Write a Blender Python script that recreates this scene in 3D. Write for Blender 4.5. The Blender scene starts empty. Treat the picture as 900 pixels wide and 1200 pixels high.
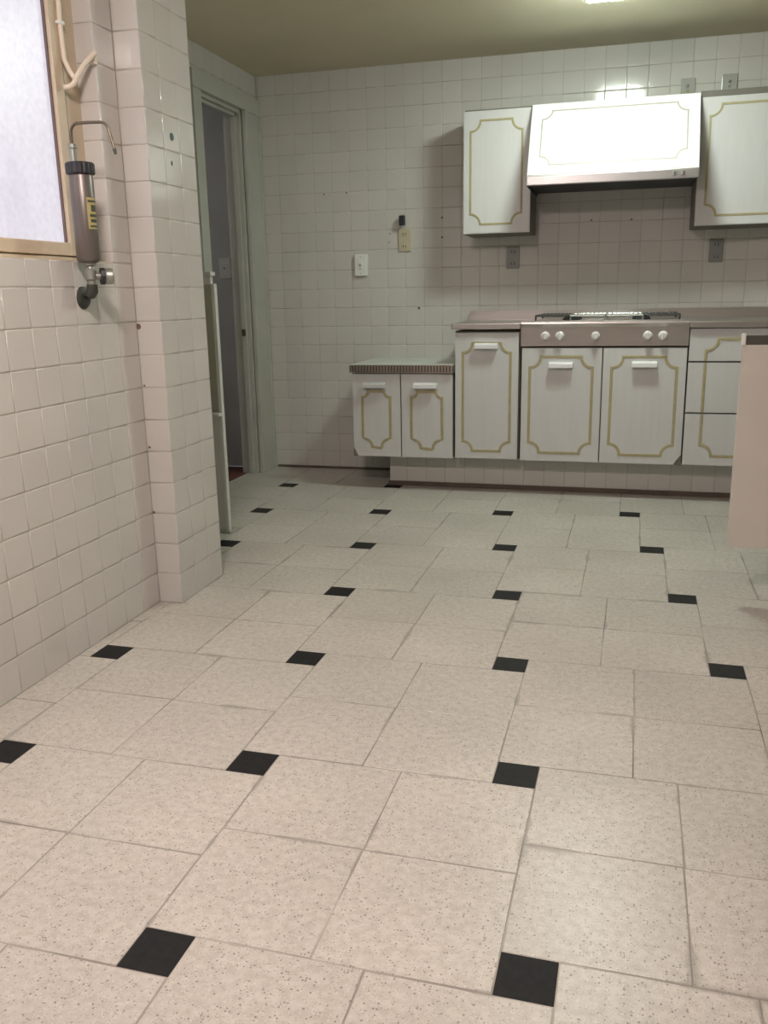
import bpy, bmesh, math, random
from mathutils import Vector, Matrix
random.seed(7)
S = bpy.context.scene
COL = S.collection

# ------------------------------------------------------------------ camera
cam_d = bpy.data.cameras.new('camera')
cam = bpy.data.objects.new('camera', cam_d); COL.objects.link(cam)
cam_d.sensor_fit = 'VERTICAL'; cam_d.sensor_height = 36.0
cam_d.lens = 1027.3 / 1200 * 36
cam_d.clip_start = 0.02
RIGHT = (0.9651, 0.2611, -0.0183); DOWN = (0.0457, -0.2369, -0.9705); FWD = (-0.2577, 0.9358, -0.2405)
cam.matrix_world = Matrix(((RIGHT[0], -DOWN[0], -FWD[0], 0), (RIGHT[1], -DOWN[1], -FWD[1], 0),
                           (RIGHT[2], -DOWN[2], -FWD[2], 1.0527), (0, 0, 0, 1)))
S.camera = cam

# ------------------------------------------------------------------ world, exposure
W = bpy.data.worlds.new('world'); S.world = W; W.use_nodes = True
W.node_tree.nodes['Background'].inputs[0].default_value = (0.75, 0.78, 0.9, 1)
W.node_tree.nodes['Background'].inputs[1].default_value = 0.6
S.view_settings.view_transform = 'Standard'; S.view_settings.look = 'None'
S.view_settings.gamma = 1; S.view_settings.use_curve_mapping = False
S.view_settings.exposure = 0.0

LAMP_A = (96, (0.88, 1.0, 0.90))      # fluorescent lamp by the hood
FILL_B = (155, (1.0, 0.85, 0.81))      # unseen warm lamp, added to brighten the near half of the room
WINDOW = (0.72, (0.90, 0.87, 1.0))

# ------------------------------------------------------------------ room numbers (metres)
P = 0.109                 # wall tile pitch
H = 21 * P                # ceiling height
YB = 5.14                 # back wall face
XL = -1.57                # left wall face
XP = -1.48                # pillar face
YP0, YP1 = 2.655, 2.985   # pillar start / end
XD = -2.14                # door wall face
XR = 1.3                  # right wall face
YR = -1.4                 # rear wall face
XW = -1.634               # window plane
YJ = 2.546                # far window reveal
ZS = 1.166                # window sill

# ------------------------------------------------------------------ materials
def mat(name, col, rough=0.5, metal=0.0, var=0.0, scale=8.0, stretch=(1, 1, 1), bump=0.0, bscale=60.0,
        rnd=0.0, emit=None, spec=0.5, dark=None):
    m = bpy.data.materials.new(name); m.use_nodes = True
    nt = m.node_tree; N = nt.nodes; Lk = nt.links
    b = N['Principled BSDF']
    b.inputs['Base Color'].default_value = (*col, 1); b.inputs['Roughness'].default_value = rough
    b.inputs['Metallic'].default_value = metal; b.inputs['Specular IOR Level'].default_value = spec
    if emit:
        b.inputs['Emission Color'].default_value = (*emit[1], 1); b.inputs['Emission Strength'].default_value = emit[0]
    geo = N.new('ShaderNodeNewGeometry')
    mp = N.new('ShaderNodeMapping'); mp.inputs['Scale'].default_value = stretch
    Lk.new(geo.outputs['Position'], mp.inputs['Vector'])
    out = None
    if var or dark:
        nz = N.new('ShaderNodeTexNoise'); nz.inputs['Scale'].default_value = scale; nz.inputs['Detail'].default_value = 5
        Lk.new(mp.outputs['Vector'], nz.inputs['Vector'])
        rp = N.new('ShaderNodeValToRGB')
        rp.color_ramp.elements[0].position = 0.3; rp.color_ramp.elements[1].position = 0.7
        d = dark or tuple(c * (1 - var) for c in col)
        rp.color_ramp.elements[0].color = (*d, 1)
        rp.color_ramp.elements[1].color = (*[min(1, c * (1 + var * .4)) for c in col], 1)
        Lk.new(nz.outputs['Fac'], rp.inputs['Fac']); out = rp.outputs['Color']
    if rnd:
        oi = N.new('ShaderNodeObjectInfo')
        mr = N.new('ShaderNodeMapRange'); mr.inputs['To Min'].default_value = 1 - rnd; mr.inputs['To Max'].default_value = 1 + rnd * .5
        Lk.new(oi.outputs['Random'], mr.inputs['Value'])
        mx = N.new('ShaderNodeMix'); mx.data_type = 'RGBA'; mx.blend_type = 'MULTIPLY'; mx.inputs['Factor'].default_value = 1
        if out: Lk.new(out, mx.inputs['A'])
        else: mx.inputs['A'].default_value = (*col, 1)
        Lk.new(mr.outputs['Result'], mx.inputs['B']); out = mx.outputs['Result']
    if out: Lk.new(out, b.inputs['Base Color'])
    if bump:
        n2 = N.new('ShaderNodeTexNoise'); n2.inputs['Scale'].default_value = bscale; n2.inputs['Detail'].default_value = 3
        Lk.new(mp.outputs['Vector'], n2.inputs['Vector'])
        bp = N.new('ShaderNodeBump'); bp.inputs['Strength'].default_value = bump; bp.inputs['Distance'].default_value = 0.004
        Lk.new(n2.outputs['Fac'], bp.inputs['Height']); Lk.new(bp.outputs['Normal'], b.inputs['Normal'])
    return m

def terrazzo():
    m = mat('terrazzo', (0.58, 0.56, 0.50), rough=0.34, spec=0.45)
    nt = m.node_tree; N = nt.nodes; Lk = nt.links; b = N['Principled BSDF']
    geo = N.new('ShaderNodeNewGeometry')
    def vor(scale, thr, seed):
        mp = N.new('ShaderNodeMapping'); mp.inputs['Location'].default_value = (seed, seed * 2, 0)
        Lk.new(geo.outputs['Position'], mp.inputs['Vector'])
        v = N.new('ShaderNodeTexVoronoi'); v.voronoi_dimensions = '2D'; v.inputs['Scale'].default_value = scale
        Lk.new(mp.outputs['Vector'], v.inputs['Vector'])
        sp = N.new('ShaderNodeSeparateColor'); Lk.new(v.outputs['Color'], sp.inputs['Color'])
        g = N.new('ShaderNodeMath'); g.operation = 'GREATER_THAN'; g.inputs[1].default_value = thr
        Lk.new(sp.outputs['Red'], g.inputs[0])
        sz = N.new('ShaderNodeMath'); sz.operation = 'MULTIPLY'; sz.inputs[1].default_value = 0.42
        Lk.new(sp.outputs['Green'], sz.inputs[0])
        l = N.new('ShaderNodeMath'); l.operation = 'LESS_THAN'; Lk.new(v.outputs['Distance'], l.inputs[0]); Lk.new(sz.outputs[0], l.inputs[1])
        a = N.new('ShaderNodeMath'); a.operation = 'MULTIPLY'; Lk.new(g.outputs[0], a.inputs[0]); Lk.new(l.outputs[0], a.inputs[1])
        return a.outputs[0]
    nz = N.new('ShaderNodeTexNoise'); nz.inputs['Scale'].default_value = 55; nz.inputs['Detail'].default_value = 4
    Lk.new(geo.outputs['Position'], nz.inputs['Vector'])
    rp = N.new('ShaderNodeValToRGB'); rp.color_ramp.elements[0].position = .35; rp.color_ramp.elements[1].position = .62
    rp.color_ramp.elements[0].color = (0.49, 0.46, 0.41, 1); rp.color_ramp.elements[1].color = (0.58, 0.55, 0.50, 1)
    Lk.new(nz.outputs['Fac'], rp.inputs['Fac'])
    big = N.new('ShaderNodeTexNoise'); big.inputs['Scale'].default_value = 2.3; big.inputs['Detail'].default_value = 5
    Lk.new(geo.outputs['Position'], big.inputs['Vector'])
    br = N.new('ShaderNodeMapRange'); br.inputs['From Min'].default_value = .3; br.inputs['From Max'].default_value = .7
    br.inputs['To Min'].default_value = .86; br.inputs['To Max'].default_value = 1.04
    Lk.new(big.outputs['Fac'], br.inputs['Value'])
    oi = N.new('ShaderNodeObjectInfo'); orr = N.new('ShaderNodeMapRange')
    orr.inputs['To Min'].default_value = .93; orr.inputs['To Max'].default_value = 1.04; Lk.new(oi.outputs['Random'], orr.inputs['Value'])
    mm = N.new('ShaderNodeMath'); mm.operation = 'MULTIPLY'; Lk.new(br.outputs[0], mm.inputs[0]); Lk.new(orr.outputs[0], mm.inputs[1])
    mx = N.new('ShaderNodeMix'); mx.data_type = 'RGBA'; mx.blend_type = 'MULTIPLY'; mx.inputs['Factor'].default_value = 1
    Lk.new(rp.outputs['Color'], mx.inputs['A']); Lk.new(mm.outputs[0], mx.inputs['B'])
    cur = mx.outputs['Result']
    for scale, thr, seed, colr, f in ((185, .82, 3, (.12, .10, .085, 1), .65), (330, .72, 9, (.2, .17, .14, 1), .55), (240, .80, 5, (.68, .65, .59, 1), .5)):
        q = N.new('ShaderNodeMix'); q.data_type = 'RGBA'
        k = N.new('ShaderNodeMath'); k.operation = 'MULTIPLY'; k.inputs[1].default_value = f
        Lk.new(vor(scale, thr, seed), k.inputs[0]); Lk.new(k.outputs[0], q.inputs['Factor'])
        Lk.new(cur, q.inputs['A']); q.inputs['B'].default_value = colr; cur = q.outputs['Result']
    # grime worn in along some of the joints
    tc = N.new('ShaderNodeTexCoord'); sx = N.new('ShaderNodeSeparateXYZ'); Lk.new(tc.outputs['Object'], sx.inputs[0])
    def mth(op, a, b_=None):
        n = N.new('ShaderNodeMath'); n.operation = op
        for k, v in enumerate((a, b_)):
            if v is None: continue
            if isinstance(v, (int, float)): n.inputs[k].default_value = v
            else: Lk.new(v, n.inputs[k])
        return n.outputs[0]
    edge = mth('SUBTRACT', .1485, mth('MAXIMUM', mth('ABSOLUTE', sx.outputs[0]), mth('ABSOLUTE', sx.outputs[1])))
    gn = N.new('ShaderNodeTexNoise'); gn.inputs['Scale'].default_value = 4.5; gn.inputs['Detail'].default_value = 4
    Lk.new(geo.outputs['Position'], gn.inputs['Vector'])
    wd_ = N.new('ShaderNodeMapRange'); wd_.inputs['From Min'].default_value = .55; wd_.inputs['From Max'].default_value = .74
    wd_.inputs['To Min'].default_value = .0003; wd_.inputs['To Max'].default_value = .024; Lk.new(gn.outputs['Fac'], wd_.inputs['Value'])
    q = mth('DIVIDE', edge, wd_.outputs[0])
    fr = N.new('ShaderNodeMapRange'); fr.inputs['From Min'].default_value = 1; fr.inputs['From Max'].default_value = .1
    fr.inputs['To Min'].default_value = 0; fr.inputs['To Max'].default_value = .55; Lk.new(q, fr.inputs['Value'])
    gm = N.new('ShaderNodeMix'); gm.data_type = 'RGBA'; Lk.new(fr.outputs[0], gm.inputs['Factor'])
    Lk.new(cur, gm.inputs['A']); gm.inputs['B'].default_value = (.20, .185, .16, 1); cur = gm.outputs['Result']
    Lk.new(cur, b.inputs['Base Color'])
    return m

def frosted():
    m = mat('frosted_glass', (0.75, 0.75, 0.8), rough=0.35)
    nt = m.node_tree; N = nt.nodes; Lk = nt.links; b = N['Principled BSDF']
    geo = N.new('ShaderNodeNewGeometry')
    nz = N.new('ShaderNodeTexNoise'); nz.inputs['Scale'].default_value = 55; nz.inputs['Detail'].default_value = 4
    Lk.new(geo.outputs['Position'], nz.inputs['Vector'])
    rp = N.new('ShaderNodeValToRGB'); rp.color_ramp.elements[0].position = .3; rp.color_ramp.elements[1].position = .7
    c = WINDOW[1]
    rp.color_ramp.elements[0].color = (*[x * .86 for x in c], 1); rp.color_ramp.elements[1].color = (*c, 1)
    Lk.new(nz.outputs['Fac'], rp.inputs['Fac']); Lk.new(rp.outputs['Color'], b.inputs['Emission Color'])
    b.inputs['Emission Strength'].default_value = WINDOW[0]; b.inputs['Base Color'].default_value = (.25, .25, .27, 1)
    bp = N.new('ShaderNodeBump'); bp.inputs['Strength'].default_value = .4; Lk.new(nz.outputs['Fac'], bp.inputs['Height'])
    Lk.new(bp.outputs['Normal'], b.inputs['Normal'])
    return m

M = dict(
    tile=mat('wall_tile', (0.595, 0.58, 0.545), rough=0.11, rnd=0.03, var=0.03, scale=5),
    grout=mat('tile_grout', (0.46, 0.43, 0.38), rough=0.9, var=0.3, scale=9),
    terrazzo=terrazzo(),
    bed=mat('floor_joint', (0.52, 0.49, 0.43), rough=0.9, dark=(0.15, 0.135, 0.12), scale=3.0),
    black=mat('black_inset', (0.012, 0.012, 0.013), rough=0.6, spec=0.25, var=0.4, scale=60),
    ceiling=mat('ceiling_paint', (0.62, 0.57, 0.42), rough=0.8, var=0.04, scale=3),
    paint=mat('casing_paint', (0.46, 0.47, 0.42), rough=0.45, var=0.06, scale=6),
    shelfwhite=mat('shelf_paint', (0.66, 0.66, 0.62), rough=0.45, var=0.05),
    shelfgreen=mat('shelf_back_paint', (0.42, 0.42, 0.33), rough=0.55, var=0.08),
    hall=mat('hall_paint', (0.56, 0.565, 0.57), rough=0.7, var=0.05),
    redfloor=mat('hall_floor_red', (0.16, 0.055, 0.045), rough=0.6, var=0.2),
    frame=mat('window_frame_paint', (0.60, 0.51, 0.38), rough=0.5, var=0.10, scale=14),
    dark_seam=mat('window_dark_seam', (0.16, 0.12, 0.12), rough=0.8),
    glass=frosted(),
    cab=mat('cabinet_laminate', (0.60, 0.60, 0.60), rough=0.32, var=0.03, scale=10, stretch=(5, 5, 0.5)),
    carcass=mat('cabinet_carcass', (0.17, 0.155, 0.13), rough=0.6, var=0.1),
    gold=mat('gold_trim', (0.40, 0.35, 0.20), rough=0.5, metal=0.0, var=0.12, scale=40),
    trimwashed=mat('hood_trim_washed', (0.40, 0.39, 0.33), rough=0.5, var=0.1, scale=30),  # greyed copy of the gold trim, hood glare put into its colour
    handle=mat('white_handle', (0.82, 0.82, 0.84), rough=0.3),
    steel=mat('stainless_steel', (0.50, 0.47, 0.45), rough=0.33, metal=0.9, var=0.06, scale=5, stretch=(1, 12, 12)),
    hoodwhite=mat('hood_enamel', (0.84, 0.86, 0.85), rough=0.26, var=0.03),
    hoodsteel=mat('hood_steel', (0.42, 0.40, 0.40), rough=0.3, metal=0.8, var=0.04),
    hooddark=mat('hood_underside', (0.05, 0.05, 0.055), rough=0.6, var=0.2),
    iron=mat('grate_iron', (0.03, 0.03, 0.03), rough=0.32, spec=0.7, var=0.2),
    burner=mat('burner_cap', (0.10, 0.10, 0.10), rough=0.4, metal=0.5, var=0.2),
    chromegrate=mat('chrome_grate', (0.72, 0.73, 0.73), rough=0.2, metal=0.9),
    knob=mat('knob_plastic', (0.72, 0.70, 0.68), rough=0.3, var=0.05),
    formica=mat('worktop_formica', (0.60, 0.64, 0.59), rough=0.3, var=0.08, scale=20),
    band=mat('ribbed_band', (0.55, 0.47, 0.42), rough=0.28, metal=0.85, var=0.2),
    bandgroove=mat('band_groove', (0.10, 0.09, 0.08), rough=0.5),
    pink=mat('end_panel_paint', (0.62, 0.585, 0.525), rough=0.5, var=0.06, scale=4),
    topdark=mat('worktop_edge_dark', (0.09, 0.09, 0.075), rough=0.4, var=0.15),
    base=mat('skirting_brown', (0.13, 0.10, 0.08), rough=0.7, var=0.25),
    plate=mat('white_plate', (0.78, 0.80, 0.77), rough=0.35),
    cream=mat('cream_plate', (0.52, 0.46, 0.33), rough=0.4, var=0.05),
    grey=mat('grey_plate', (0.26, 0.265, 0.25), rough=0.35, var=0.05),
    clear=mat('clear_plate', (0.40, 0.40, 0.37), rough=0.15, var=0.05),
    slot=mat('socket_slot', (0.03, 0.03, 0.03), rough=0.6),
    can=mat('filter_steel', (0.15, 0.132, 0.12), rough=0.36, metal=0.35, var=0.10, scale=10, stretch=(4, 4, 1)),
    capblack=mat('filter_cap_black', (0.02, 0.02, 0.025), rough=0.4, var=0.2),
    brass=mat('tarnished_brass', (0.17, 0.14, 0.10), rough=0.38, metal=0.7, var=0.15),
    valve=mat('valve_metal', (0.36, 0.37, 0.33), rough=0.4, metal=0.7, var=0.15),
    oxide=mat('dark_fitting', (0.06, 0.065, 0.055), rough=0.5, metal=0.4, var=0.2),
    label=mat('yellow_label', (0.42, 0.36, 0.15), rough=0.5, var=0.05),
    print_=mat('label_print', (0.05, 0.06, 0.04), rough=0.6),
    cable=mat('cream_cable', (0.74, 0.66, 0.54), rough=0.5, var=0.05),
    sticker=mat('green_sticker', (0.005, 0.06, 0.04), rough=0.45),
    chip=mat('chipped_tile', (0.16, 0.10, 0.075), rough=0.9, var=0.2),
    lampA=mat('lamp_diffuser', (.9, .9, .9), rough=.5, emit=LAMP_A),
    fillB=mat('warm_fill_diffuser', (.9, .9, .9), rough=.5, emit=FILL_B),
    fillH=mat('hall_fill_diffuser', (.9, .9, .9), rough=.5, emit=(14, (1, .99, .98))),
    lamphouse=mat('lamp_housing', (.75, .75, .73), rough=.5),
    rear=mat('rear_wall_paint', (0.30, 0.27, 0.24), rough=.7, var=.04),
)

# ------------------------------------------------------------------ helpers
def obj(name, bm, m, parent=None, smooth=False, origin=None):
    me = bpy.data.meshes.new(name)
    if origin is not None: bmesh.ops.translate(bm, verts=bm.verts, vec=-Vector(origin))
    bmesh.ops.recalc_face_normals(bm, faces=bm.faces)
    bm.to_mesh(me); bm.free()
    me.materials.append(M[m] if isinstance(m, str) else m)
    if smooth:
        for p in me.polygons: p.use_smooth = True
        me.set_sharp_from_angle(angle=math.radians(40))
    o = bpy.data.objects.new(name, me); COL.objects.link(o)
    if origin is not None: o.location = origin
    if parent is not None:
        o.parent = parent
        pl = parent.matrix_basis.translation
        o.location = Vector(o.location) - world_loc(parent)
    return o
def world_loc(o):
    v = Vector(o.location)
    while o.parent is not None:
        o = o.parent; v = v + Vector(o.location)
    return v
def tag(o, label, cat, group=None, kind=None):
    o['label'] = label; o['category'] = cat
    if group: o['group'] = group
    if kind: o['kind'] = kind
    return o
def thing(name, label, cat, loc, group=None, kind=None):
    o = bpy.data.objects.new(name, None); COL.objects.link(o); o.location = loc; o.empty_display_size = .1
    return tag(o, label, cat, group, kind)
def B(): return bmesh.new()
def box(bm, x0, x1, y0, y1, z0, z1, bev=0.0, seg=2):
    r = bmesh.ops.create_cube(bm, size=1)
    bmesh.ops.scale(bm, verts=r['verts'], vec=(x1 - x0, y1 - y0, z1 - z0))
    bmesh.ops.translate(bm, verts=r['verts'], vec=((x0 + x1) / 2, (y0 + y1) / 2, (z0 + z1) / 2))
    if bev:
        es = list({e for v in r['verts'] for e in v.link_edges})
        bmesh.ops.bevel(bm, geom=es, offset=bev, segments=seg, affect='EDGES', profile=.5)
    return bm
def bx(*a, **k): return box(B(), *a, **k)
def prism(bm, pts, f0, f1):
    """closed polygon pts (u,v); f0/f1 map (u,v) -> 3D for both caps"""
    a = [bm.verts.new(f0(*p)) for p in pts]; b = [bm.verts.new(f1(*p)) for p in pts]
    bm.faces.new(a); bm.faces.new(b[::-1]); n = len(pts)
    for i in range(n): bm.faces.new((a[i], a[(i + 1) % n], b[(i + 1) % n], b[i]))
    return bm
def tube(bm, pts, rad, n=12, caps=True):
    pts = [Vector(p) for p in pts]
    rads = rad if isinstance(rad, (list, tuple)) else [rad] * len(pts)
    t0 = (pts[1] - pts[0]).normalized()
    up = Vector((0, 0, 1)) if abs(t0.z) < .9 else Vector((1, 0, 0))
    nrm = t0.cross(up).normalized(); prev = None; rings = []
    for i, p in enumerate(pts):
        t = (pts[min(i + 1, len(pts) - 1)] - pts[max(i - 1, 0)]).normalized()
        if i: nrm = (nrm - t * nrm.dot(t)).normalized()
        bn = t.cross(nrm)
        ring = [bm.verts.new(p + (nrm * math.cos(2 * math.pi * k / n) + bn * math.sin(2 * math.pi * k / n)) * rads[i]) for k in range(n)]
        if prev:
            for k in range(n): bm.faces.new((prev[k], prev[(k + 1) % n], ring[(k + 1) % n], ring[k]))
        rings.append(ring); prev = ring
    if caps: bm.faces.new(rings[0][::-1]); bm.faces.new(rings[-1])
    return bm
def lathe(bm, prof, origin, axis='z', n=20):
    o = Vector(origin); rings = []
    for r, h in prof:
        ring = []
        for k in range(n):
            a = 2 * math.pi * k / n; c, s = r * math.cos(a), r * math.sin(a)
            v = {'z': (c, s, h), 'x': (h, c, s), 'y': (c, h, s)}[axis]
            ring.append(bm.verts.new(o + Vector(v)))
        rings.append(ring)
    for a, b in zip(rings, rings[1:]):
        for k in range(n): bm.faces.new((a[k], a[(k + 1) % n], b[(k + 1) % n], b[k]))
    bm.faces.new(rings[0][::-1]); bm.faces.new(rings[-1])
    return bm
def arc(c, r, a0, a1, n=8):
    return [(c[0] + r * math.cos(a0 + (a1 - a0) * i / n), c[1] + r * math.sin(a0 + (a1 - a0) * i / n)) for i in range(n + 1)]
PI = math.pi

# ------------------------------------------------------------------ tiles
TILE_D = 0.004
tile_cache = {}
def tile_geo(bm, w, h, mtx):
    rings = []
    for ins, d in ((0, 0), (0.0003, TILE_D * .7), (.0012, TILE_D * .94), (.003, TILE_D), (.005, TILE_D)):
        rings.append([bm.verts.new(mtx @ Vector((sx * (w / 2 - ins), sy * (h / 2 - ins), d))) for sx, sy in ((-1, -1), (1, -1), (1, 1), (-1, 1))])
    for a, b in zip(rings, rings[1:]):
        for k in range(4): bm.faces.new((a[k], a[(k + 1) % 4], b[(k + 1) % 4], b[k]))
    bm.faces.new(rings[-1])
def tile_mesh(w, h):
    key = (round(w, 4), round(h, 4))
    if key not in tile_cache:
        bm = B(); tile_geo(bm, w, h, Matrix.Identity(4))
        me = bpy.data.meshes.new('tile'); bm.to_mesh(me); bm.free(); me.materials.append(M['tile'])
        for p in me.polygons: p.use_smooth = True
        tile_cache[key] = me
    return tile_cache[key]
FACE = {  # in-plane axes and normal
    '-y': Matrix(((1, 0, 0), (0, 0, -1), (0, 1, 0))),     # u=x v=z n=-y
    '+x': Matrix(((0, 0, 1), (1, 0, 0), (0, 1, 0))),      # u=y v=z n=+x
    '+y': Matrix(((-1, 0, 0), (0, 0, 1), (0, 1, 0))),
}
GAP = 0.0018
def tile_run(parent, face, plane, us, vs, single=None, skip=None, limit=300):
    """us / vs: lists of cell borders; plane: coordinate of the grout bed; single(cu,cv) -> score or None"""
    R = FACE[face]; cells = []
    for u0, u1 in zip(us, us[1:]):
        for v0, v1 in zip(vs, vs[1:]):
            cu, cv = (u0 + u1) / 2, (v0 + v1) / 2
            if u1 - u0 < .008 or v1 - v0 < .008: continue
            if skip and skip(u0, u1, v0, v1): continue
            sc = single(cu, cv) if single else 1
            cells.append((sc, cu, cv, u1 - u0 - GAP * .7, v1 - v0 - GAP * 1.35))
    ind = sorted([c for c in cells if c[0] is not None], key=lambda c: -c[0])[:limit]
    chosen = {(c[1], c[2]) for c in ind}
    bm = B(); rest = 0
    for sc, cu, cv, w, h in cells:
        loc = Vector((cu, plane, cv)) if face in ('-y', '+y') else Vector((plane, cu, cv))
        jit = Matrix.Rotation(random.gauss(0, .0011), 3, 'X') @ Matrix.Rotation(random.gauss(0, .0011), 3, 'Y')
        rot = R @ jit
        if (cu, cv) in chosen:
            o = bpy.data.objects.new('tile', tile_mesh(w, h)); COL.objects.link(o)
            o.parent = parent; o.location = loc - world_loc(parent); o.rotation_euler = rot.to_euler()
        else:
            tile_geo(bm, w, h, Matrix.Translation(loc) @ rot.to_4x4()); rest += 1
    if rest:
        o = obj('tile_field', bm, 'tile', parent); o['kind'] = 'stuff'
        for p in o.data.polygons: p.use_smooth = True
    else: bm.free()
def borders(a, b, start, pitch=P):
    k0 = math.ceil((a - start) / pitch - 1e-6); r = [a]; k = k0
    while start + k * pitch < b - 1e-6:
        v = start + k * pitch
        if v > a + 1e-6: r.append(v)
        k += 1
    return r + [b]
ROWS = [k * P for k in range(22)]
D = .0012       # grout bed sits this far behind the tile face

# ------------------------------------------------------------------ floor
TH, OX, OY, TA, TB = -0.0127, -0.7074, 1.0932, 0.6, 0.0957
def clip(poly, x0, x1, y0, y1):
    for ax, v, sg in ((0, x0, 1), (0, x1, -1), (1, y0, 1), (1, y1, -1)):
        out = []
        for i in range(len(poly)):
            a, b = poly[i], poly[(i + 1) % len(poly)]
            ia, ib = (a[ax] - v) * sg >= 0, (b[ax] - v) * sg >= 0
            if ia: out.append(a)
            if ia != ib:
                t = (v - a[ax]) / (b[ax] - a[ax]); out.append((a[0] + (b[0] - a[0]) * t, a[1] + (b[1] - a[1]) * t))
        poly = out
        if not poly: return []
    return poly
fl = tag(obj('floor', bx(-2.22, XR, YR, YB, -.06, -.0008), 'bed'),
         'worn speckled cream terrazzo floor with small black square insets', 'floor', kind='structure')
c_, s_ = math.cos(TH), math.sin(TH)
def t2w(u, v): return (OX + c_ * u - s_ * v, OY + s_ * u + c_ * v)
def slab(name, u0, u1, v0, v1, m, ztop):
    g = .0008
    pts = [t2w(*q) for q in ((u0 + g, v0 + g), (u1 - g, v0 + g), (u1 - g, v1 - g), (u0 + g, v1 - g))]
    cx = sum(p[0] for p in pts) / 4; cy = sum(p[1] for p in pts) / 4
    inblock = (cx < -1.73 and cy < 2.9)
    if inblock: return
    pts = clip(pts, -2.218, XR, YR, YB)
    if len(pts) < 3: return
    ar = abs(sum(pts[i][0] * pts[(i + 1) % len(pts)][1] - pts[(i + 1) % len(pts)][0] * pts[i][1] for i in range(len(pts)))) / 2
    if ar < .0012: return
    cx = sum(p[0] for p in pts) / len(pts); cy = sum(p[1] for p in pts) / len(pts)
    bm = B()
    k = 1 - .0012 / .15
    ins = lambda u, v: (cx + (u - cx) * k, cy + (v - cy) * k)
    bot = [bm.verts.new((u, v, -.006)) for u, v in pts]; mid = [bm.verts.new((u, v, ztop - .0012)) for u, v in pts]
    top = [bm.verts.new((*ins(u, v), ztop)) for u, v in pts]; n = len(pts)
    for a, b in ((bot, mid), (mid, top)):
        for i in range(n): bm.faces.new((a[i], a[(i + 1) % n], b[(i + 1) % n], b[i]))
    bm.faces.new(top)
    obj(name, bm, m, fl, origin=(cx, cy, 0))
h = TB / 2
for i in range(-9, 10):
    for j in range(-7, 11):
        u0, v0 = i * TA - j * TB, i * TB + j * TA
        x, y = t2w(u0 + .3, v0 + .3)
        if x < -3 or x > 1.8 or y < -2.2 or y > 6: continue
        slab('inset_tile', u0 - h, u0 + h, v0 - h, v0 + h, 'black', 0)
        bu, bv = u0 - h, v0 + h
        for p in (0, 1):
            for q in (0, 1):
                slab('floor_tile', bu + p * .3, bu + p * .3 + .3, bv + q * .3, bv + q * .3 + .3, 'terrazzo', random.uniform(-.0004, .0002))

# ------------------------------------------------------------------ walls
def wall(name, label, bm, m='grout'):
    return tag(obj(name, bm, m), label, 'wall', kind='structure')
wb = wall('wall_back', 'white square-tiled kitchen wall behind the range hood and cabinets', bx(XD - .1, XR + .1, YB + D, YB + .12, -.06, H))
def hidden(cu, cv):
    if -.86 < cu and .17 < cv < .90: return True
    if -1.42 < cu < -.86 and .2 < cv < .65: return True
    if cu > -1.2 and cv < .17: return True
    if -.80 < cu < -.56 and 1.40 < cv < 1.93: return True
    if -.5 < cu < .29 and 1.6 < cv < 1.98: return True
    if cu > .31 and 1.40 < cv < 1.98: return True
    return cu > .72
def back_single(cu, cv): return None if hidden(cu, cv) else (cu + 3) - .15 * abs(cv - 1.3)
tile_run(wb, '-y', YB + TILE_D, borders(XD, XR, -.604), ROWS, back_single)

wl = wall('wall_left', 'white square-tiled left wall below and beside the frosted window', B())
wlb = B()
box(wlb, XL - .2, XL - D, YR, YP0, 0, ZS - D)
box(wlb, XL - .2, XL - D, YJ + D, YP0, ZS - D, H)
box(wlb, XL - .2, XL - D, YR, .6, ZS - D, H)
box(wlb, XL - .2, XL - D, .6, YJ + D, 2.06, H)
wlb.to_mesh(wl.data); wlb.free()
ysL = borders(YR, YP0, YP0)
lw_single = lambda cu, cv: 1 if cu > 1.72 else None
tile_run(wl, '+x', XL - TILE_D, ysL, [r for r in ROWS if r < ZS] + [ZS], lw_single)
tile_run(wl, '+x', XL - TILE_D, [YJ, YP0 - .001], [ZS] + [r for r in ROWS if r > ZS])
tile_run(wl, '+x', XL - TILE_D, borders(YR, .6, YP0), [ZS] + [r for r in ROWS if r > ZS], lambda a, b: None)
tile_run(wl, '+x', XL - TILE_D, borders(.6, YJ, YP0), [2.06] + [r for r in ROWS if r > 2.06], lambda a, b: None)
tile_run(wl, '-y', YJ + TILE_D, [XW - .02, XL], [ZS] + [r for r in ROWS if r > ZS])

wp = wall('wall_pillar', 'white-tiled pillar jutting out at the end of the left wall', bx(XD - .02, XP - D, YP0 + D, YP1, 0, H))
tile_run(wp, '+x', XP - TILE_D, borders(YP0, YP1, YP0), ROWS)
tile_run(wp, '-y', YP0 + TILE_D, [XL, XP], ROWS)
tag_chip = B()
for k, (yy, zz, r) in enumerate(((2.650, .965, .010), (2.651, .56, .005), (2.651, .33, .005), (2.652, .77, .004))):
    lathe(tag_chip, [(r * 1.0, 0), (r * .7, .0015), (r * .2, .002)], (XL + .006 + .004 * (k % 2), YP0 - .0005, zz), 'y', 7)
bmesh.ops.scale(tag_chip, verts=tag_chip.verts, vec=(1, 1, 1))
obj('chipped_patch', tag_chip, 'chip', wp)

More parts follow.
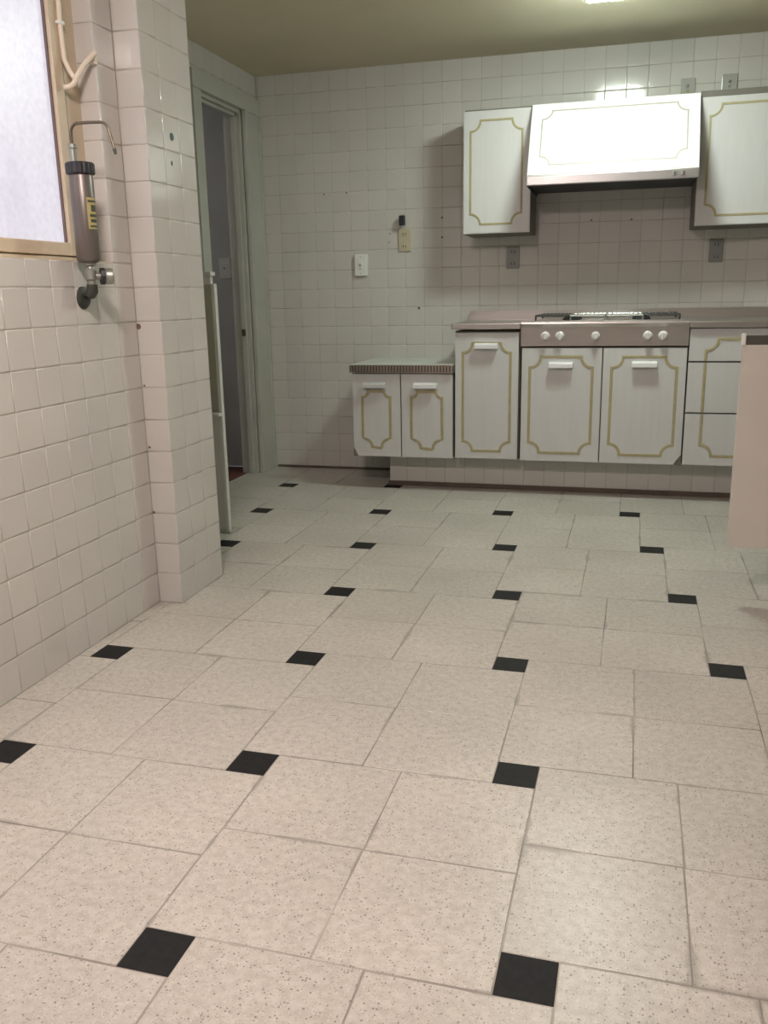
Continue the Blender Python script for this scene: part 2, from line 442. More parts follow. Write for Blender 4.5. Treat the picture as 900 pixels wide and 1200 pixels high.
YO0, YO1, ZO = 4.39, 4.92, 2.07      # doorway
wdb = B()
box(wdb, XD - .10, XD - D, YP1, YO0, 0, H); box(wdb, XD - .10, XD - D, YO1, YB + .02, 0, H); box(wdb, XD - .10, XD - D, YO0, YO1, ZO, H)
wd = wall('wall_doorway', 'white-tiled wall pierced by the narrow dark doorway', wdb)
tile_run(wd, '+x', XD - TILE_D, borders(YP1, YB, YB), ROWS, lambda u, v: 1 if u > 4.2 and v > 2.1 else None,
         skip=lambda u0, u1, v0, v1: u1 > YO0 and u0 < YO1 and v0 < ZO)
wall('wall_right', 'plain pale right wall beside the camera', bx(XR, XR + .1, YR - .1, YB + .12, 0, H), 'rear')
wall('wall_rear', 'plain pale wall behind the camera', bx(XL - .2, XR, YR - .1, YR, 0, H), 'rear')
tag(obj('ceiling', bx(-3.7, XR + .1, YR - .1, YB + .12, H, H + .1), 'ceiling'), 'flat khaki cream painted ceiling', 'ceiling', kind='structure')

# hallway beyond the doorway
tag(obj('floor_hallway', bx(-3.6, -2.222, 3.4, 5.10, -.06, -.001), 'redfloor'), 'dark red floor of the unlit hallway past the doorway', 'floor', kind='structure')
wall('wall_hallway', 'dim grey hallway wall seen through the doorway', bx(-3.7, XD - .10, 5.10, 5.22, 0, H), 'hall')
wall('wall_hallway_end', 'grey end wall of the dark hallway', bx(-3.7, -3.6, 3.3, 5.10, 0, H), 'hall')
wall('wall_hallway_near', 'grey near wall of the dark hallway', bx(-3.6, XD - .10, 3.3, 3.4, 0, H), 'hall')

# door frame
df = thing('door_1', 'pale green-grey painted door frame around the dark narrow doorway', 'door frame', (XD, (YO0 + YO1) / 2, 0), kind='structure')
obj('casing', bx(XD - .01, XD + .018, YO0 - .09, YO0, 0, ZO, bev=.003), 'paint', df)
fc = obj('casing', bx(XD - .01, XD + .018, YO1, YB - .003, 0, ZO, bev=.003), 'paint', df)
obj('bead', bx(XD + .016, XD + .026, YO1, YO1 + .02, 0, ZO, bev=.003), 'paint', fc)
obj('bead', bx(XD + .016, XD + .024, YB - .03, YB - .004, 0, ZO, bev=.003), 'paint', fc)
obj('head_casing', bx(XD - .01, XD + .024, YO0 - .10, YB - .003, ZO, ZO + .085, bev=.003), 'paint', df)
obj('jamb', bx(XD - .11, XD - .005, YO1 - .015, YO1 + .005, 0, ZO, bev=.002), 'paint', df)
obj('jamb', bx(XD - .11, XD - .005, YO0 - .005, YO0 + .012, 0, ZO, bev=.002), 'paint', df)
obj('head_jamb', bx(XD - .11, XD - .005, YO0, YO1, ZO - .018, ZO + .002, bev=.002), 'paint', df)
obj('door_stop', bx(XD - .06, XD - .03, YO1 - .030, YO1 - .010, 0, ZO - .015, bev=.002), 'paint', df)
obj('door_stop', bx(XD - .06, XD - .03, YO0 + .01, YO1 - .012, ZO - .034, ZO - .014, bev=.002), 'paint', df)
obj('strike_plate', bx(XD - .058, XD - .035, YO1 - .0325, YO1 - .029, .83, .87), 'brass', df)

# window in the left wall
wn = thing('window_1', 'frosted glass window in a beige painted steel frame on the left wall', 'window', (XW, 1.57, ZS), kind='structure')
YW0, YW1 = .6, YJ
obj('sill', bx(XL - .19, XL - .002, YW0, YJ + .003, ZS - .03, ZS + .002), 'frame', wn)
obj('outer_frame', bx(XW - .05, XW, YJ - .075, YJ + .004, ZS, 2.06, bev=.003), 'frame', wn)
obj('outer_frame', bx(XW - .05, XW, YW0, YW0 + .06, ZS, 2.06, bev=.003), 'frame', wn)
obj('outer_frame', bx(XW - .05, XW - .004, YW0 + .06, YJ - .075, ZS, ZS + .016, bev=.003), 'frame', wn)
obj('outer_frame', bx(XW - .05, XW - .004, YW0 + .06, YJ - .075, 2.03, 2.06, bev=.003), 'frame', wn)
yb0, yb1 = YW0 + .06, YJ - .079
obj('sash', bx(XW - .04, XW + .004, yb1 - .045, yb1, ZS + .018, 2.03, bev=.003), 'frame', wn)
obj('sash', bx(XW - .04, XW + .002, yb0, yb0 + .045, ZS + .018, 2.03, bev=.003), 'frame', wn)
obj('sash', bx(XW - .04, XW + .002, yb0, yb1, ZS + .018, ZS + .056, bev=.003), 'frame', wn)
obj('sash', bx(XW - .04, XW + .002, yb0, yb1, 2.0, 2.03, bev=.003), 'frame', wn)
obj('dark_seam', bx(XW - .02, XW - .008, yb1 - .050, yb1 - .044, ZS + .056, 2.0), 'dark_seam', wn)  # narrow dark strip beside the pane
obj('dark_seam', bx(XW - .02, XW + .0015, yb1 - .0005, yb1 + .0045, ZS + .016, 2.03), 'dark_seam', wn)  # narrow dark strip filling the gap between sash and outer frame
obj('pane', bx(XW - .022, XW - .016, yb0 + .04, yb1 - .042, ZS + .05, 2.005), 'glass', wn)

# ------------------------------------------------------------------ lamps
def lamp(name, label, x0, x1, y0, y1, m):
    t = thing(name, label, 'ceiling lamp', ((x0 + x1) / 2, (y0 + y1) / 2, H))
    obj('housing', bx(x0 - .012, x1 + .012, y0 - .012, y1 + .012, H - .022, H - .0005, bev=.004), 'lamphouse', t)
    obj('diffuser', bx(x0, x1, y0, y1, H - .068, H - .02, bev=.012, seg=3), m, t)
lamp('ceiling_lamp', 'glowing white ceiling lamp in front of the range hood', -.228, .02, 3.92, 4.17, 'lampA')
lamp('ceiling_lamp', 'unseen warm lamp added to brighten the near end of the kitchen', -.88, -.58, .80, 1.10, 'fillB')  # out of view, added for the bright pinkish foreground

lamp('ceiling_lamp', 'dim lamp added to lift the hallway beyond the doorway', -3.2, -3.0, 3.7, 3.9, 'fillH')  # unseen fill, added so the hallway wall is not black

# ------------------------------------------------------------------ cabinet fronts
def fy(y):      # plane facing -y : (u,v,h) -> x, y-h, z
    return lambda u, v, hh=0: Vector((u, y - hh, v))
def ribbon(name, path, fmap, parent, w=.015, hgt=.004, closed=True, m='gold'):
    bm = B(); n = len(path); prof = ((-.5, 0), (-.42, .75), (0, 1), (.42, .75), (.5, 0)); rings = []
    for i in range(n):
        p = Vector(path[i]); a = Vector(path[i - 1]) if (closed or i) else None; c = Vector(path[(i + 1) % n]) if (closed or i < n - 1) else None
        d1 = (p - a).normalized() if a is not None else None; d2 = (c - p).normalized() if c is not None else None
        d1 = d1 or d2; d2 = d2 or d1
        n1 = Vector((-d1.y, d1.x)); n2 = Vector((-d2.y, d2.x)); mt = (n1 + n2)
        mt = mt.normalized() if mt.length > 1e-4 else n1
        k = 1 / max(.5, mt.dot(n1))
        rings.append([bm.verts.new(fmap(p.x + mt.x * k * w * s, p.y + mt.y * k * w * s, -.0008 + hgt * q)) for s, q in prof])
    rng = range(n) if closed else range(n - 1)
    for i in rng:
        a, b = rings[i], rings[(i + 1) % n]
        for k in range(4): bm.faces.new((a[k], a[k + 1], b[k + 1], b[k]))
    return obj(name, bm, m, parent, smooth=True)
def scoop(x0, x1, z0, z1, r, rb=None, step=0.0):
    """rectangle whose corners are scooped inwards; rb = radius for the bottom corners"""
    rb = rb or r; st = step
    p = []
    p += [(x0, z0 + rb + st), (x0 + st, z0 + rb + st * .3)] if st else []
    p += arc((x0 + st * .5, z0 + st * .5), rb, PI / 2, 0)
    p += [(x1 - rb - st, z0)] if st else []
    p += arc((x1 - st * .5, z0 + st * .5), rb, PI, PI / 2)
    p += [(x1 - st, z0 + rb + st * .3), (x1, z0 + rb + st)] if st else []
    p += arc((x1, z1), r, -PI / 2, -PI)
    p += arc((x0, z1), r, 0, -PI / 2)
    q = []
    for a in p:
        if not q or (Vector(a) - Vector(q[-1])).length > .002: q.append(a)
    return q
def panel(name, pts, y, th, parent, m='cab'):
    bm = prism(B(), pts, lambda u, v: (u, y, v), lambda u, v: (u, y + th, v))
    es = [e for e in bm.edges if abs(e.verts[0].co.y - y) < 1e-6 and abs(e.verts[1].co.y - y) < 1e-6]
    bmesh.ops.bevel(bm, geom=es, offset=.0025, segments=2, affect='EDGES')
    return obj(name, bm, m, parent)
def handle(xc, z, y, parent, L=.12, m='handle'):
    bm = B(); hw = L / 2
    # cup pull: a sloped hood plate with a front lip and closed ends
    prism(bm, [(y + .001, z + .014), (y - .026, z + .012), (y - .034, z + .006), (y - .034, z - .013), (y - .030, z - .013), (y - .029, z + .003), (y - .024, z + .007), (y + .001, z + .009)],
          lambda u, v: (xc - hw, u, v), lambda u, v: (xc + hw, u, v))
    for sx in (-1, 1):
        prism(bm, [(y + .001, z + .013), (y - .032, z + .008), (y - .032, z - .012), (y - .018, z - .010), (y + .001, z + .002)],
              lambda u, v: (xc + sx * hw - sx * .004, u, v), lambda u, v: (xc + sx * hw - sx * .0005, u, v))
    return obj('handle', bm, m, parent)
def rect(x0, x1, z0, z1): return [(x0, z0), (x1, z0), (x1, z1), (x0, z1)]
YF = 4.59; TD = .018

# low two-door cabinet
c = thing('base_cabinet', 'low white two-door cabinet under the pale ribbed-edge worktop', 'cabinet', (-1.15, 4.86, .19))
obj('body', bx(-1.424, -.872, YF + TD + .01, YB - .002, .19, .645, bev=.002), 'carcass', c)
obj('side_panel', bx(-1.43, -1.412, YF + TD, YB - .002, .19, .645, bev=.002), 'cab', c)
for k, (x0, x1, pts) in enumerate(((-1.430, -1.162, [(-1.405, .188), (-1.162, .188), (-1.162, .640), (-1.430, .640), (-1.430, .232), (-1.418, .222), (-1.412, .200)]),
                                   (-1.156, -.876, rect(-1.156, -.876, .188, .640)))):
    d = panel('door', pts, YF, TD, c)
    ribbon('gold_trim', scoop(x0 + .056, x1 - .056, .235, .545, .032, .045, .012), fy(YF), d, w=.016)
    handle((x0 + x1) / 2 - .004, .580, YF, d, L=.125, m='handle' if k else 'cab')
obj('chipped_core', bx(-1.432, -1.40, YF + .005, YF + TD, .186, .236), 'carcass', c)
# narrow cabinet
c = thing('base_cabinet', 'tall narrow one-door cabinet between the low cabinet and the cooktop', 'cabinet', (-.695, 4.86, .19))
obj('body', bx(-.865, -.523, YF + TD + .008, YB - .002, .19, .862, bev=.002), 'carcass', c)
d = panel('door', rect(-.862, -.531, .193, .853), YF, TD, c)
ribbon('gold_trim', scoop(-.820, -.572, .235, .800, .050), fy(YF), d)
handle(-.696, .787, YF, d)
# cooktop cabinet
c = thing('base_cabinet', 'wide white two-door cabinet below the steel control panel', 'cabinet', (-.11, 4.86, .19))
obj('body', bx(-.518, .294, YF + TD + .008, YB - .002, .19, .780, bev=.002), 'carcass', c)
d = panel('door', rect(-.514, -.113, .190, .774), YF, TD, c)
ribbon('gold_trim', scoop(-.472, -.158, .235, .730, .055), fy(YF), d)
handle(-.315, .690, YF, d)
d = panel('door', [(-.107, .190), (.258, .190), (.266, .208), (.280, .232), (.292, .240), (.292, .774), (-.107, .774)], YF, TD, c)
ribbon('gold_trim', scoop(-.064, .248, .235, .730, .055), fy(YF), d)
handle(.092, .694, YF, d)
obj('chipped_core', bx(.262, .293, YF + .004, YF + TD, .190, .240), 'carcass', c)
# drawers
c = thing('drawer_unit', 'white three-drawer unit with one gold outline across its fronts', 'drawers', (.52, 4.86, .19))
obj('body', bx(.298, .838, YF + TD + .008, YB - .002, .19, .868, bev=.002), 'carcass', c)
x0, x1 = .300, .836; u0, u1 = .378, .755; r = .055
full = scoop(u0, u1, .240, .815, r)
for z0, z1, hz, part in ((.709, .866, .765, 't'), (.457, .702, .605, 'm'), (.192, .450, .335, 'b')):
    d = panel('drawer', rect(x0, x1, z0, z1), YF, TD, c)
    if part == 'm':
        ribbon('gold_trim', [(u0, z0 + .001), (u0, z1 - .001)], fy(YF), d, closed=False)
        ribbon('gold_trim', [(u1, z0 + .001), (u1, z1 - .001)], fy(YF), d, closed=False)
    elif part == 't':
        ribbon('gold_trim', [(u0, z0 + .001)] + arc((u0, .815), r, -PI / 2, 0) + arc((u1, .815), r, PI, 1.5 * PI) + [(u1, z0 + .001)], fy(YF), d, closed=False)
    else:
        ribbon('gold_trim', [(u0, z1 - .001)] + arc((u0, .240), r, PI / 2, 0) + arc((u1, .240), r, PI, PI / 2) + [(u1, z1 - .001)], fy(YF), d, closed=False)
    handle((u0 + u1) / 2 + .045, hz, YF, d)
obj('filler_panel', bx(.842, XR - .002, YF, YF + TD, .19, .866, bev=.002), 'cab', c)

# tile-clad plinth
pl = tag(obj('plinth', bx(-1.263 + D, XR, 4.73 + D, YB, 0, .186), 'grout'), 'recessed white-tiled plinth under the row of base cabinets', 'plinth', kind='structure')
tile_run(pl, '-y', 4.73 + TILE_D, borders(-1.263, XR, -.508), [.020, P, .186], lambda u, v: 1 if u < .62 else None)
tag(obj('baseboard_plinth', bx(-1.268, XR, 4.722, 4.73 + D, 0, .026), 'base'), 'dark brown strip along the foot of the tiled plinth', 'skirting', kind='structure')  # thin strip in a darker brown than the tiles
tag(obj('baseboard_back', bx(XD + .03, -1.27, YB - .006, YB + .001, 0, .014), 'base'), 'dark brown strip along the foot of the back wall', 'skirting', kind='structure')  # thin dark brown strip at floor level

# low worktop
c = thing('worktop', 'low pale formica worktop with a ribbed metal front edge', 'worktop', (-1.15, 4.86, .645))
obj('slab', bx(-1.438, -.870, YF - .005, YB - .001, .646, .689, bev=.002), 'formica', c)
b = B(); box(b, -1.440, -.869, YF - .013, YF - .004, .647, .686, bev=.001)
band = obj('edge_band', b, 'bandgroove', c)
b = B()
n = 34
for k in range(n):
    xx = -1.437 + (k + .5) * .566 / n
    box(b, xx - .0045, xx + .0045, YF - .018, YF - .012, .652, .682)
box(b, -1.440, -.869, YF - .018, YF - .012, .683, .688); box(b, -1.440, -.869, YF - .018, YF - .012, .646, .651)
o = obj('ribs', b, 'band', band); o['kind'] = 'stuff'

# steel worktop with upstand
c = thing('steel_worktop', 'long stainless steel worktop with a raised upstand along the tiled wall', 'worktop', (-.1, 4.86, .87))
b = B()
box(b, -.880, -.521, YF - .02, YB - .002, .870, .902, bev=.006, seg=3)
obj('top_sheet', b, 'steel', c)
obj('top_sheet', bx(-.521, .2955, YF + .03, YB - .002, .880, .902, bev=.003), 'steel', c)
obj('top_sheet', bx(.2955, XR - .001, YF - .02, YB - .002, .870, .902, bev=.006, seg=3), 'steel', c)
b = prism(B(), [(-.885, .900), (XR - .001, .900), (XR - .001, .955), (-.872, .955)], lambda u, v: (u, YB - .026, v), lambda u, v: (u, YB - .002, v))
obj('upstand', b, 'steel', c)

# cooktop
c = thing('cooktop', 'built-in gas cooktop with black grates and a steel control panel', 'cooktop', (-.11, 4.8, .9))
b = prism(B(), [(YF - .004, .784), (YF + .012, .784), (YF + .04, .880), (YF + .04, .9035), (YF - .018, .9035), (YF - .020, .895), (YF - .008, .878)],
          lambda u, v: (-.5195, u, v), lambda u, v: (.2945, u, v))
obj('control_panel', b, 'steel', c)
for k, xx in enumerate((-.397, -.325, -.149, .101, .173)):
    r = .019 if k == 2 else .020
    kb = obj('knob', lathe(B(), [(r * 1.15, .004), (r * 1.15, -.004), (r, -.006), (r * .86, -.024), (r * .7, -.027)], (xx, YF - .006, .834), 'y', 20), 'knob', c, smooth=True)
    obj('grip', bx(xx - .003, xx + .003, YF - .042, YF - .028, .834 - r * .8, .834 + r * .8, bev=.0015), 'handle' if k == 2 else 'knob', kb)
obj('hob_plate', bx(-.46, .26, 4.66, 5.06, .9015, .908, bev=.002), 'steel', c)
for xc in (-.28, .07):
    for yc in (4.76, 4.95):
        bn = obj('burner', lathe(B(), [(.045, 0), (.045, .010), (.036, .012), (.036, .018), (.03, .021)], (xc, yc, .907), 'z', 20), 'burner', c, smooth=True)
def grate(x0, x1, m):
    b = B(); y0, y1, z0 = 4.67, 5.05, .932; r = .0045
    for yy in (y0, y1): tube(b, [(x0, yy, z0), (x1, yy, z0)], r, 8)
    for xx in (x0, x1): tube(b, [(xx, y0, z0), (xx, y1, z0)], r, 8)
    for k in range(1, 8):
        xx = x0 + (x1 - x0) * k / 8
        tube(b, [(xx, y0, z0), (xx, y1, z0)], r * .8, 8)
    for xx in (x0, x1):
        for yy in (y0, y1): tube(b, [(xx, yy, .905), (xx, yy, z0)], r, 8)
    obj('grate', b, m, c, smooth=True)
grate(-.455, -.290, 'iron'); grate(-.280, -.110, 'chromegrate'); grate(-.102, .075, 'chromegrate'); grate(.085, .250, 'iron')

# ------------------------------------------------------------------ wall cabinets and hood
YU = 4.84
def upper(label, x0, x1, d0, d1, t0, t1):
    c = thing('wall_cabinet', label, 'cabinet', ((x0 + x1) / 2, (YU + YB) / 2, 1.36))
    obj('body', bx(x0 + .002, x1 - .001, YU + TD, YB - .001, 1.356, 1.972 if x0 < 0 else 1.982, bev=.002), 'carcass', c)
    if x0 < -.5: obj('side_panel', bx(x0, x0 + .004, YU + TD, YB - .001, 1.356, 1.972), 'cab', c)
    d = panel('door', rect(d0, d1, 1.358, 1.962 if x0 < 0 else 1.950), YU, TD - .001, c)
    ribbon('gold_trim', scoop(t0, t1, 1.405, 1.915, .052), fy(YU), d, w=.012)
    return c
upper('white one-door wall cabinet left of the range hood', -.866, -.512, -.866, -.516, -.828, -.560)
upper('white wall cabinet right of the range hood', .294, XR - .002, .302, XR - .004, .345, XR - .05)

hd = thing('range_hood', 'slanted white range hood with gold outline and steel lip above the cooktop', 'range hood', (-.11, 4.9, 1.57))
A0 = Vector((0, YU - .004, 1.966)); A1 = Vector((0, 4.642, 1.606))
b = prism(B(), [(YB - .002, 1.575), (YB - .002, 1.968), (YU - .004, 1.968), (4.642, 1.606), (4.642, 1.575)],
          lambda u, v: (-.509, u, v), lambda u, v: (.292, u, v))
obj('body', b, 'hooddark', hd)
sl = (A1 - A0); Ls = sl.length; sd = sl.normalized(); nrm = Vector((1, 0, 0)).cross(-sd).normalized()
if nrm.y > 0: nrm = -nrm
def slant(u, v, hh=0): return Vector((u, 0, 0)) + A1 - sd * v + nrm * (hh + .010)
b = prism(B(), rect(-.511, .294, .0, Ls), lambda u, v: slant(u, v, 0), lambda u, v: slant(u, v, -.012))
es = [e for e in b.edges if all(abs((w.co - A1).dot(nrm) - .010) < 1e-5 for w in e.verts)]
bmesh.ops.bevel(b, geom=es, offset=.003, segments=2, affect='EDGES')
fp = obj('front_panel', b, 'hoodwhite', hd)
ribbon('gold_trim', scoop(-.455, .238, .055, Ls - .045, .048), slant, fp, w=.009, hgt=.003, m='trimwashed')
obj('side_edge', bx(-.513, -.5095, 4.66, YB - .002, 1.58, 1.60), 'gold', hd)
obj('lip', bx(-.513, .296, 4.626, 4.650, 1.562, 1.608, bev=.004), 'hoodsteel', hd)
obj('lip_side', bx(-.513, -.507, 4.64, YB - .002, 1.562, 1.580), 'hooddark', hd)
for xx in (.185, .225):
    s = obj('switch', bx(xx - .009, xx + .009, 4.619, 4.628, 1.577, 1.597, bev=.002), 'grey', hd)
    obj('rocker', bx(xx - .003, xx + .003, 4.615, 4.620, 1.580, 1.594), 'slot', s)

# ------------------------------------------------------------------ open cabinet door on the right
c = thing('base_cabinet', 'right-hand cabinet whose pinkish door stands wide open across the drawers', 'cabinet', (1.05, 3.6, .19))
obj('body', bx(.80, XR - .002, 3.10, 4.0, .195, .874, bev=.002), 'carcass', c)
obj('plinth', bx(.93, XR - .002, 3.12, 3.98, 0, .196), 'carcass', c)
dr = obj('door', bx(.366, .802, 3.098, 3.118, .190, .874, bev=.002), 'pink', c)
obj('dark_top_strip', bx(.374, .802, 3.098, 3.114, .873, .903, bev=.001), 'topdark', dr)
obj('white_end_cap', bx(.3625, .3745, 3.092, 3.118, .872, .909, bev=.002), 'plate', dr)
c = thing('worktop', 'dark worktop on the right-hand cabinet behind its open door', 'worktop', (1.05, 3.6, .874))
obj('slab', bx(.805, XR - .002, 3.09, 4.01, .8745, .903, bev=.002), 'topdark', c)

# ------------------------------------------------------------------ half-height panelled door behind the pillar
c = thing('half_door', 'half-height white framed panel door standing open behind the tiled pillar', 'door', (-1.93, 3.58, 0))
obj('stile', bx(-1.736, -1.720, 3.565, 3.592, 0, 1.112, bev=.002), 'shelfwhite', c)
obj('stile', bx(XD + .002, XD + .05, 3.565, 3.592, 0, 1.112, bev=.002), 'shelfwhite', c)
obj('panel', bx(XD + .05, -1.736, 3.574, 3.586, .553, 1.112), 'shelfgreen', c)
obj('panel', bx(XD + .05, -1.736, 3.574, 3.586, .0, .545), 'shelfwhite', c)
obj('ledge', bx(XD + .05, -1.722, 3.535, 3.592, .542, .556, bev=.002), 'shelfwhite', c)
obj('top_rail', bx(XD + .002, -1.738, 3.568, 3.590, 1.110, 1.150, bev=.002), 'shelfwhite', c)
obj('cap', bx(XD + .002, -1.728, 3.552, 3.600, 1.145, 1.162, bev=.003), 'shelfwhite', c)
obj('foot', bx(-1.75, -1.712, 3.558, 3.598, 0, .012), 'shelfgreen', c)

# ------------------------------------------------------------------ plates on the walls
def plate(name, label, cat, x0, x1, z0, z1, m, kind, y=YB, d=.010, group=None):
    w, hh = x1 - x0, z1 - z0; xc, zc = (x0 + x1) / 2, (z0 + z1) / 2
    t = thing(name, label, cat, (xc, y, zc), group)
    obj('cover', bx(x0, x1, y - d, y + .001, z0, z1, bev=.004, seg=3), m, t)
    if kind == 'socket':
        for dz in (.27 * hh, -.27 * hh):
            q = obj('outlet', lathe(B(), [(w * .24, .002), (w * .24, -.002), (w * .2, -.003)], (xc, y - d, zc + dz), 'y', 16), m, t)
            for sx in (-1, 1): obj('slot', bx(xc + sx * .008 - .0018, xc + sx * .008 + .0018, y - d - .0045, y - d - .001, zc + dz - .006, zc + dz + .006), 'slot', q)
    elif kind == 'switch':
        q = obj('rocker', bx(xc - .012, xc + .012, y - d - .006, y - d + .001, zc - .022, zc + .022, bev=.003), m, t)
        obj('screw', lathe(B(), [(.003, 0), (.003, -.002), (.001, -.003)], (xc, y - d, zc + hh * .38), 'y', 10), 'valve', t)
        obj('screw', lathe(B(), [(.003, 0), (.003, -.002), (.001, -.003)], (xc, y - d, zc - hh * .38), 'y', 10), 'valve', t)
        obj('indicator', lathe(B(), [(.006, 0), (.006, -.0015), (.003, -.002)], (xc - .002, y - d - .006, zc), 'y', 10), 'grey', q)
    elif kind == 'hook':
        q = obj('hook', lathe(B(), [(.006, 0), (.005, -.010), (.007, -.014), (.003, -.016)], (xc - .004, y - d, zc + .008), 'y', 12), 'valve', t)
        if m == 'clear': obj('stain', lathe(B(), [(.008, 0), (.006, -.0012), (.002, -.0016)], (xc, y - d, zc - .018), 'y', 8), 'label' if x0 < .3 else 'grey', t)
    return t
plate('light_switch', 'white light switch on the tiled wall above the low worktop', 'switch', -1.560, -1.487, 1.162, 1.285, 'plate', 'switch', d=.022)
plate('wall_socket', 'cream double socket below the small black hook', 'socket', -1.297, -1.222, 1.293, 1.418, 'cream', 'socket')
plate('wall_socket', 'dark grey socket under the wall cabinet left of the hood', 'socket', -.671, -.599, 1.182, 1.300, 'grey', 'socket')
plate('wall_socket', 'grey socket under the wall cabinet right of the hood', 'socket', .402, .474, 1.188, 1.306, 'grey', 'socket')
plate('hook_plate', 'translucent stained hook plate above the range hood', 'hook', .212, .282, 2.012, 2.100, 'clear', 'hook')
plate('hook_plate', 'translucent hook plate above the right wall cabinet', 'hook', .408, .484, 2.020, 2.106, 'clear', 'hook')
plate('light_switch', 'grey switch plate on the dim hallway wall', 'switch', -2.412, -2.335, 1.165, 1.285, 'plate', 'switch', y=5.10, d=.016)
c = thing('wall_hook', 'small black plug-like hook above the cream socket', 'hook', (-1.266, YB, 1.457))
obj('stem', lathe(B(), [(.009, .001), (.009, -.012), (.007, -.02)], (-1.266, YB, 1.457), 'y', 14), 'oxide', c)
obj('head', bx(-1.283, -1.251, YB - .05, YB - .018, 1.435, 1.490, bev=.006, seg=3), 'capblack', c)
for x, z, r in ((-1.741, 1.627, .005), (-1.605, 1.63, .005), (-1.348, 1.394, .004), (-1.354, 1.347, .004), (-1.041, 1.472, .006),
                (-1.041, 1.365, .006), (-1.18, .973, .008), (-.213, 1.426, .005), (-.002, 1.422, .005)):
    obj('nail_hole', lathe(B(), [(r, .0015), (r, -.0006), (r * .5, -.001)], (x, YB, z), 'y', 9), 'chip', wb)
# green stickers on the pillar
for lab, yy, zz, r in (('round dark green sticker on a pillar tile, the larger one', 2.820, 1.572, .0125), ('tiny green sticker remnant below the larger green one', 2.808, 1.488, .006)):
    b = lathe(B(), [(r, -.001), (r, .0012), (r * .8, .0016)], (0, 0, 0), 'x', 16)
    if r < .01: bmesh.ops.scale(b, verts=b.verts, vec=(1, .8, 1.3))
    o = obj('wall_sticker', b, 'sticker'); o.location = (XP, yy, zz)
    tag(o, lab, 'sticker')

# ------------------------------------------------------------------ water filter
FX, FYc = -1.530, 2.352
f = thing('water_filter', 'steel canister water filter with black cap and curved spout on the left wall', 'water filter', (XL, 2.36, 1.063))
obj('wall_flange', lathe(B(), [(.033, -.002), (.033, .003), (.026, .010), (.014, .014)], (XL, 2.364, 1.060), 'x', 24), 'oxide', f, smooth=True)
b = B(); tube(b, [(XL + .008, 2.362, 1.068), (XL + .030, 2.358, 1.068), (FX - .006, 2.353, 1.070), (FX + .002, FYc, 1.078), (FX + .003, FYc, 1.098)], [.012, .012, .017, .017, .016], 14)
obj('elbow', b, 'oxide', f, smooth=True)
obj('valve_body', lathe(B(), [(.012, 1.095), (.012, 1.108), (.017, 1.112), (.017, 1.138), (.013, 1.142), (.011, 1.150), (.018, 1.152), (.018, 1.162)], (FX + .002, FYc, 0), 'z', 16), 'valve', f, smooth=True)
# valve knob points out along the wall towards the pillar
b = B(); tube(b, [(FX + .010, FYc + .008, 1.122), (FX + .026, FYc + .022, 1.121)], [.010, .010], 12); vs = obj('valve_stem', b, 'valve', f, smooth=True)
d_ = Vector((.75, .66, -.02)).normalized(); p0 = Vector((FX + .022, FYc + .018, 1.121))
b = B(); tube(b, [p0, p0 + d_ * .012], [.025, .025], 10); kb = obj('valve_knob', b, 'capblack', f)
b = B(); tube(b, [p0 + d_ * .012, p0 + d_ * .016, p0 + d_ * .034, p0 + d_ * .038], [.020, .023, .023, .017], 16); obj('knob_grip', b, 'valve', kb, smooth=True)
CR = .0335
can = obj('canister', lathe(B(), [(.014, 1.158), (.026, 1.160), (CR - .002, 1.165), (CR, 1.172), (CR, 1.398), (CR - .003, 1.404)], (FX, FYc, 0), 'z', 32), 'can', f, smooth=True)
b = B(); n = 24; prof = []
for zz in (1.402, 1.405, 1.430, 1.434):
    rr = .039 if 1.404 < zz < 1.433 else .036
    prof.append([b.verts.new((FX + math.cos(2 * PI * k / (2 * n)) * (rr + (.0015 if k % 2 else 0)), FYc + math.sin(2 * PI * k / (2 * n)) * (rr + (.0015 if k % 2 else 0)), zz)) for k in range(2 * n)])
for p_, q_ in zip(prof, prof[1:]):
    for k in range(2 * n): b.faces.new((p_[k], p_[(k + 1) % (2 * n)], q_[(k + 1) % (2 * n)], q_[k]))
b.faces.new(prof[0][::-1]); b.faces.new(prof[-1])
obj('cap', b, 'capblack', f)
SX, SY = FX - .012, FYc - .01
obj('spout_collar', lathe(B(), [(.011, 1.432), (.011, 1.470), (.013, 1.472), (.013, 1.482), (.006, 1.486)], (SX, SY, 0), 'z', 14), 'valve', f, smooth=True)
path = [(SX, SY, 1.480), (SX, SY, 1.505)]
for a in range(1, 7):
    t = a / 6 * PI / 2; path.append((SX + .024 * (1 - math.cos(t)), SY, 1.513 + .024 * math.sin(t)))
path += [(SX + .06, SY, 1.5365), (SX + .095, SY, 1.535)]
for a in range(1, 7):
    t = a / 6 * PI * .42; path.append((SX + .095 + .026 * math.sin(t), SY, 1.509 + .026 * math.cos(t)))
path += [(SX + .132, SY, 1.470), (SX + .135, SY, 1.456)]
b = B(); tube(b, path, .0042, 10); sp = obj('spout', b, 'brass', f, smooth=True)
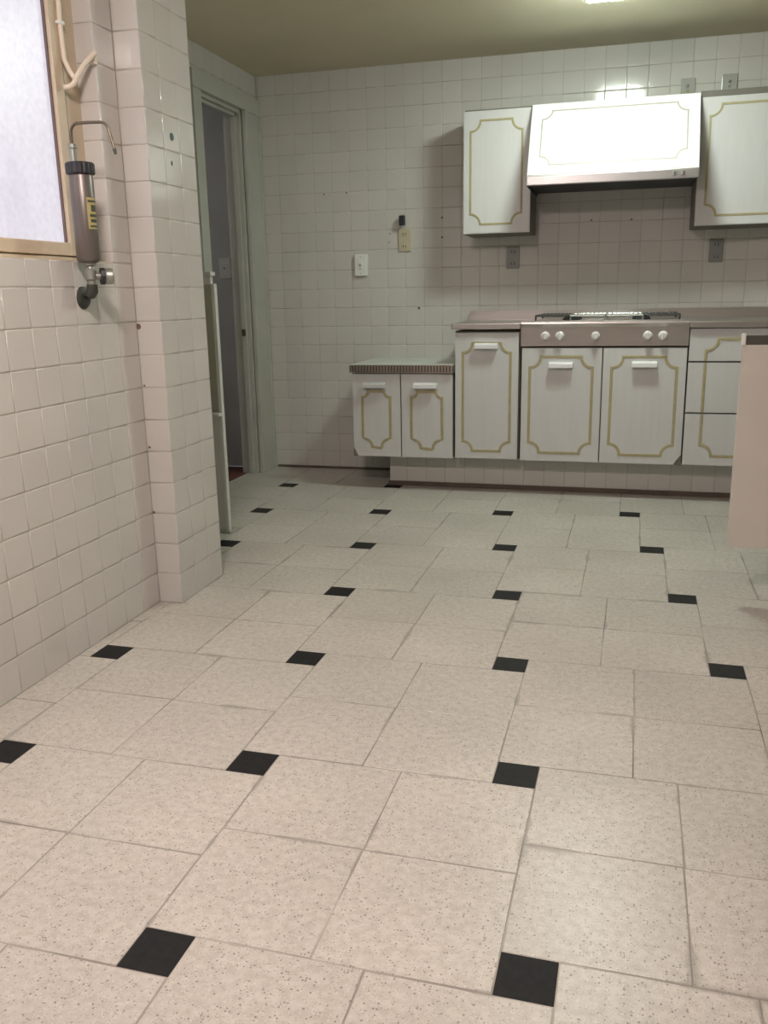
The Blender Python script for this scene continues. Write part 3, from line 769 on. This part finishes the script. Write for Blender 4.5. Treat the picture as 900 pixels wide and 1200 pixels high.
b = B(); tube(b, [(SX + .1335, SY, 1.463), (SX + .1365, SY, 1.449)], [.0055, .0035], 10); obj('spout_tip', b, 'oxide', sp)
# label wrapped on the canister
def wrap(a0, a1, z0, z1, r):
    b = B(); n = 10; lo = []; hi = []
    for k in range(n + 1):
        a = a0 + (a1 - a0) * k / n
        lo.append(b.verts.new((FX + r * math.cos(a), FYc + r * math.sin(a), z0))); hi.append(b.verts.new((FX + r * math.cos(a), FYc + r * math.sin(a), z1)))
    for k in range(n): b.faces.new((lo[k], lo[k + 1], hi[k + 1], hi[k]))
    return b
A_ = math.atan2(-FYc, -FX)          # direction from the canister towards the room
lb = obj('label', wrap(A_ + .25, A_ + 1.25, 1.252, 1.338, CR + .0006), 'label', can)
for k, (z0, z1, a0, a1) in enumerate(((1.325, 1.331, .35, 1.2), (1.300, 1.318, .6, 1.15), (1.285, 1.293, .45, 1.2), (1.270, 1.279, .5, 1.15), (1.257, 1.262, .4, 1.2))):
    obj('print_line', wrap(A_ + a0, A_ + a1, z0, z1, CR + .0010), 'print_', lb)

# ------------------------------------------------------------------ cable on the window frame
XC = XW + .012
c = thing('cable', 'cream cable tied to the window frame and forking towards the tiles', 'cable', (XC, 2.46, 1.75))
b = B(); tube(b, [(XC, 2.462, 2.02), (XC, 2.464, 1.90), (XC, 2.461, 1.84), (XC, 2.463, 1.77), (XC + .001, 2.465, 1.735), (XC + .012, 2.470, 1.705), (XC + .026, 2.474, 1.683)], .0078, 10); obj('cord', b, 'cable', c, smooth=True)
b = B(); tube(b, [(XC, 2.452, 1.660), (XC + .012, 2.456, 1.660), (XC + .026, 2.462, 1.668), (XC + .030, 2.474, 1.690), (XC + .045, 2.495, 1.725), (XC + .058, 2.515, 1.750), (XC + .066, 2.526, 1.764)], .0078, 10); obj('cord', b, 'cable', c, smooth=True)
b = B(); box(b, XC - .008, XC + .008, 2.450, 2.474, 1.828, 1.838, bev=.002); obj('cable_tie', b, 'plate', c)
obj('clip', bx(XL - .008, XL + .006, YJ - .016, YJ + .004, 1.735, 1.768, bev=.003), 'cable', c)
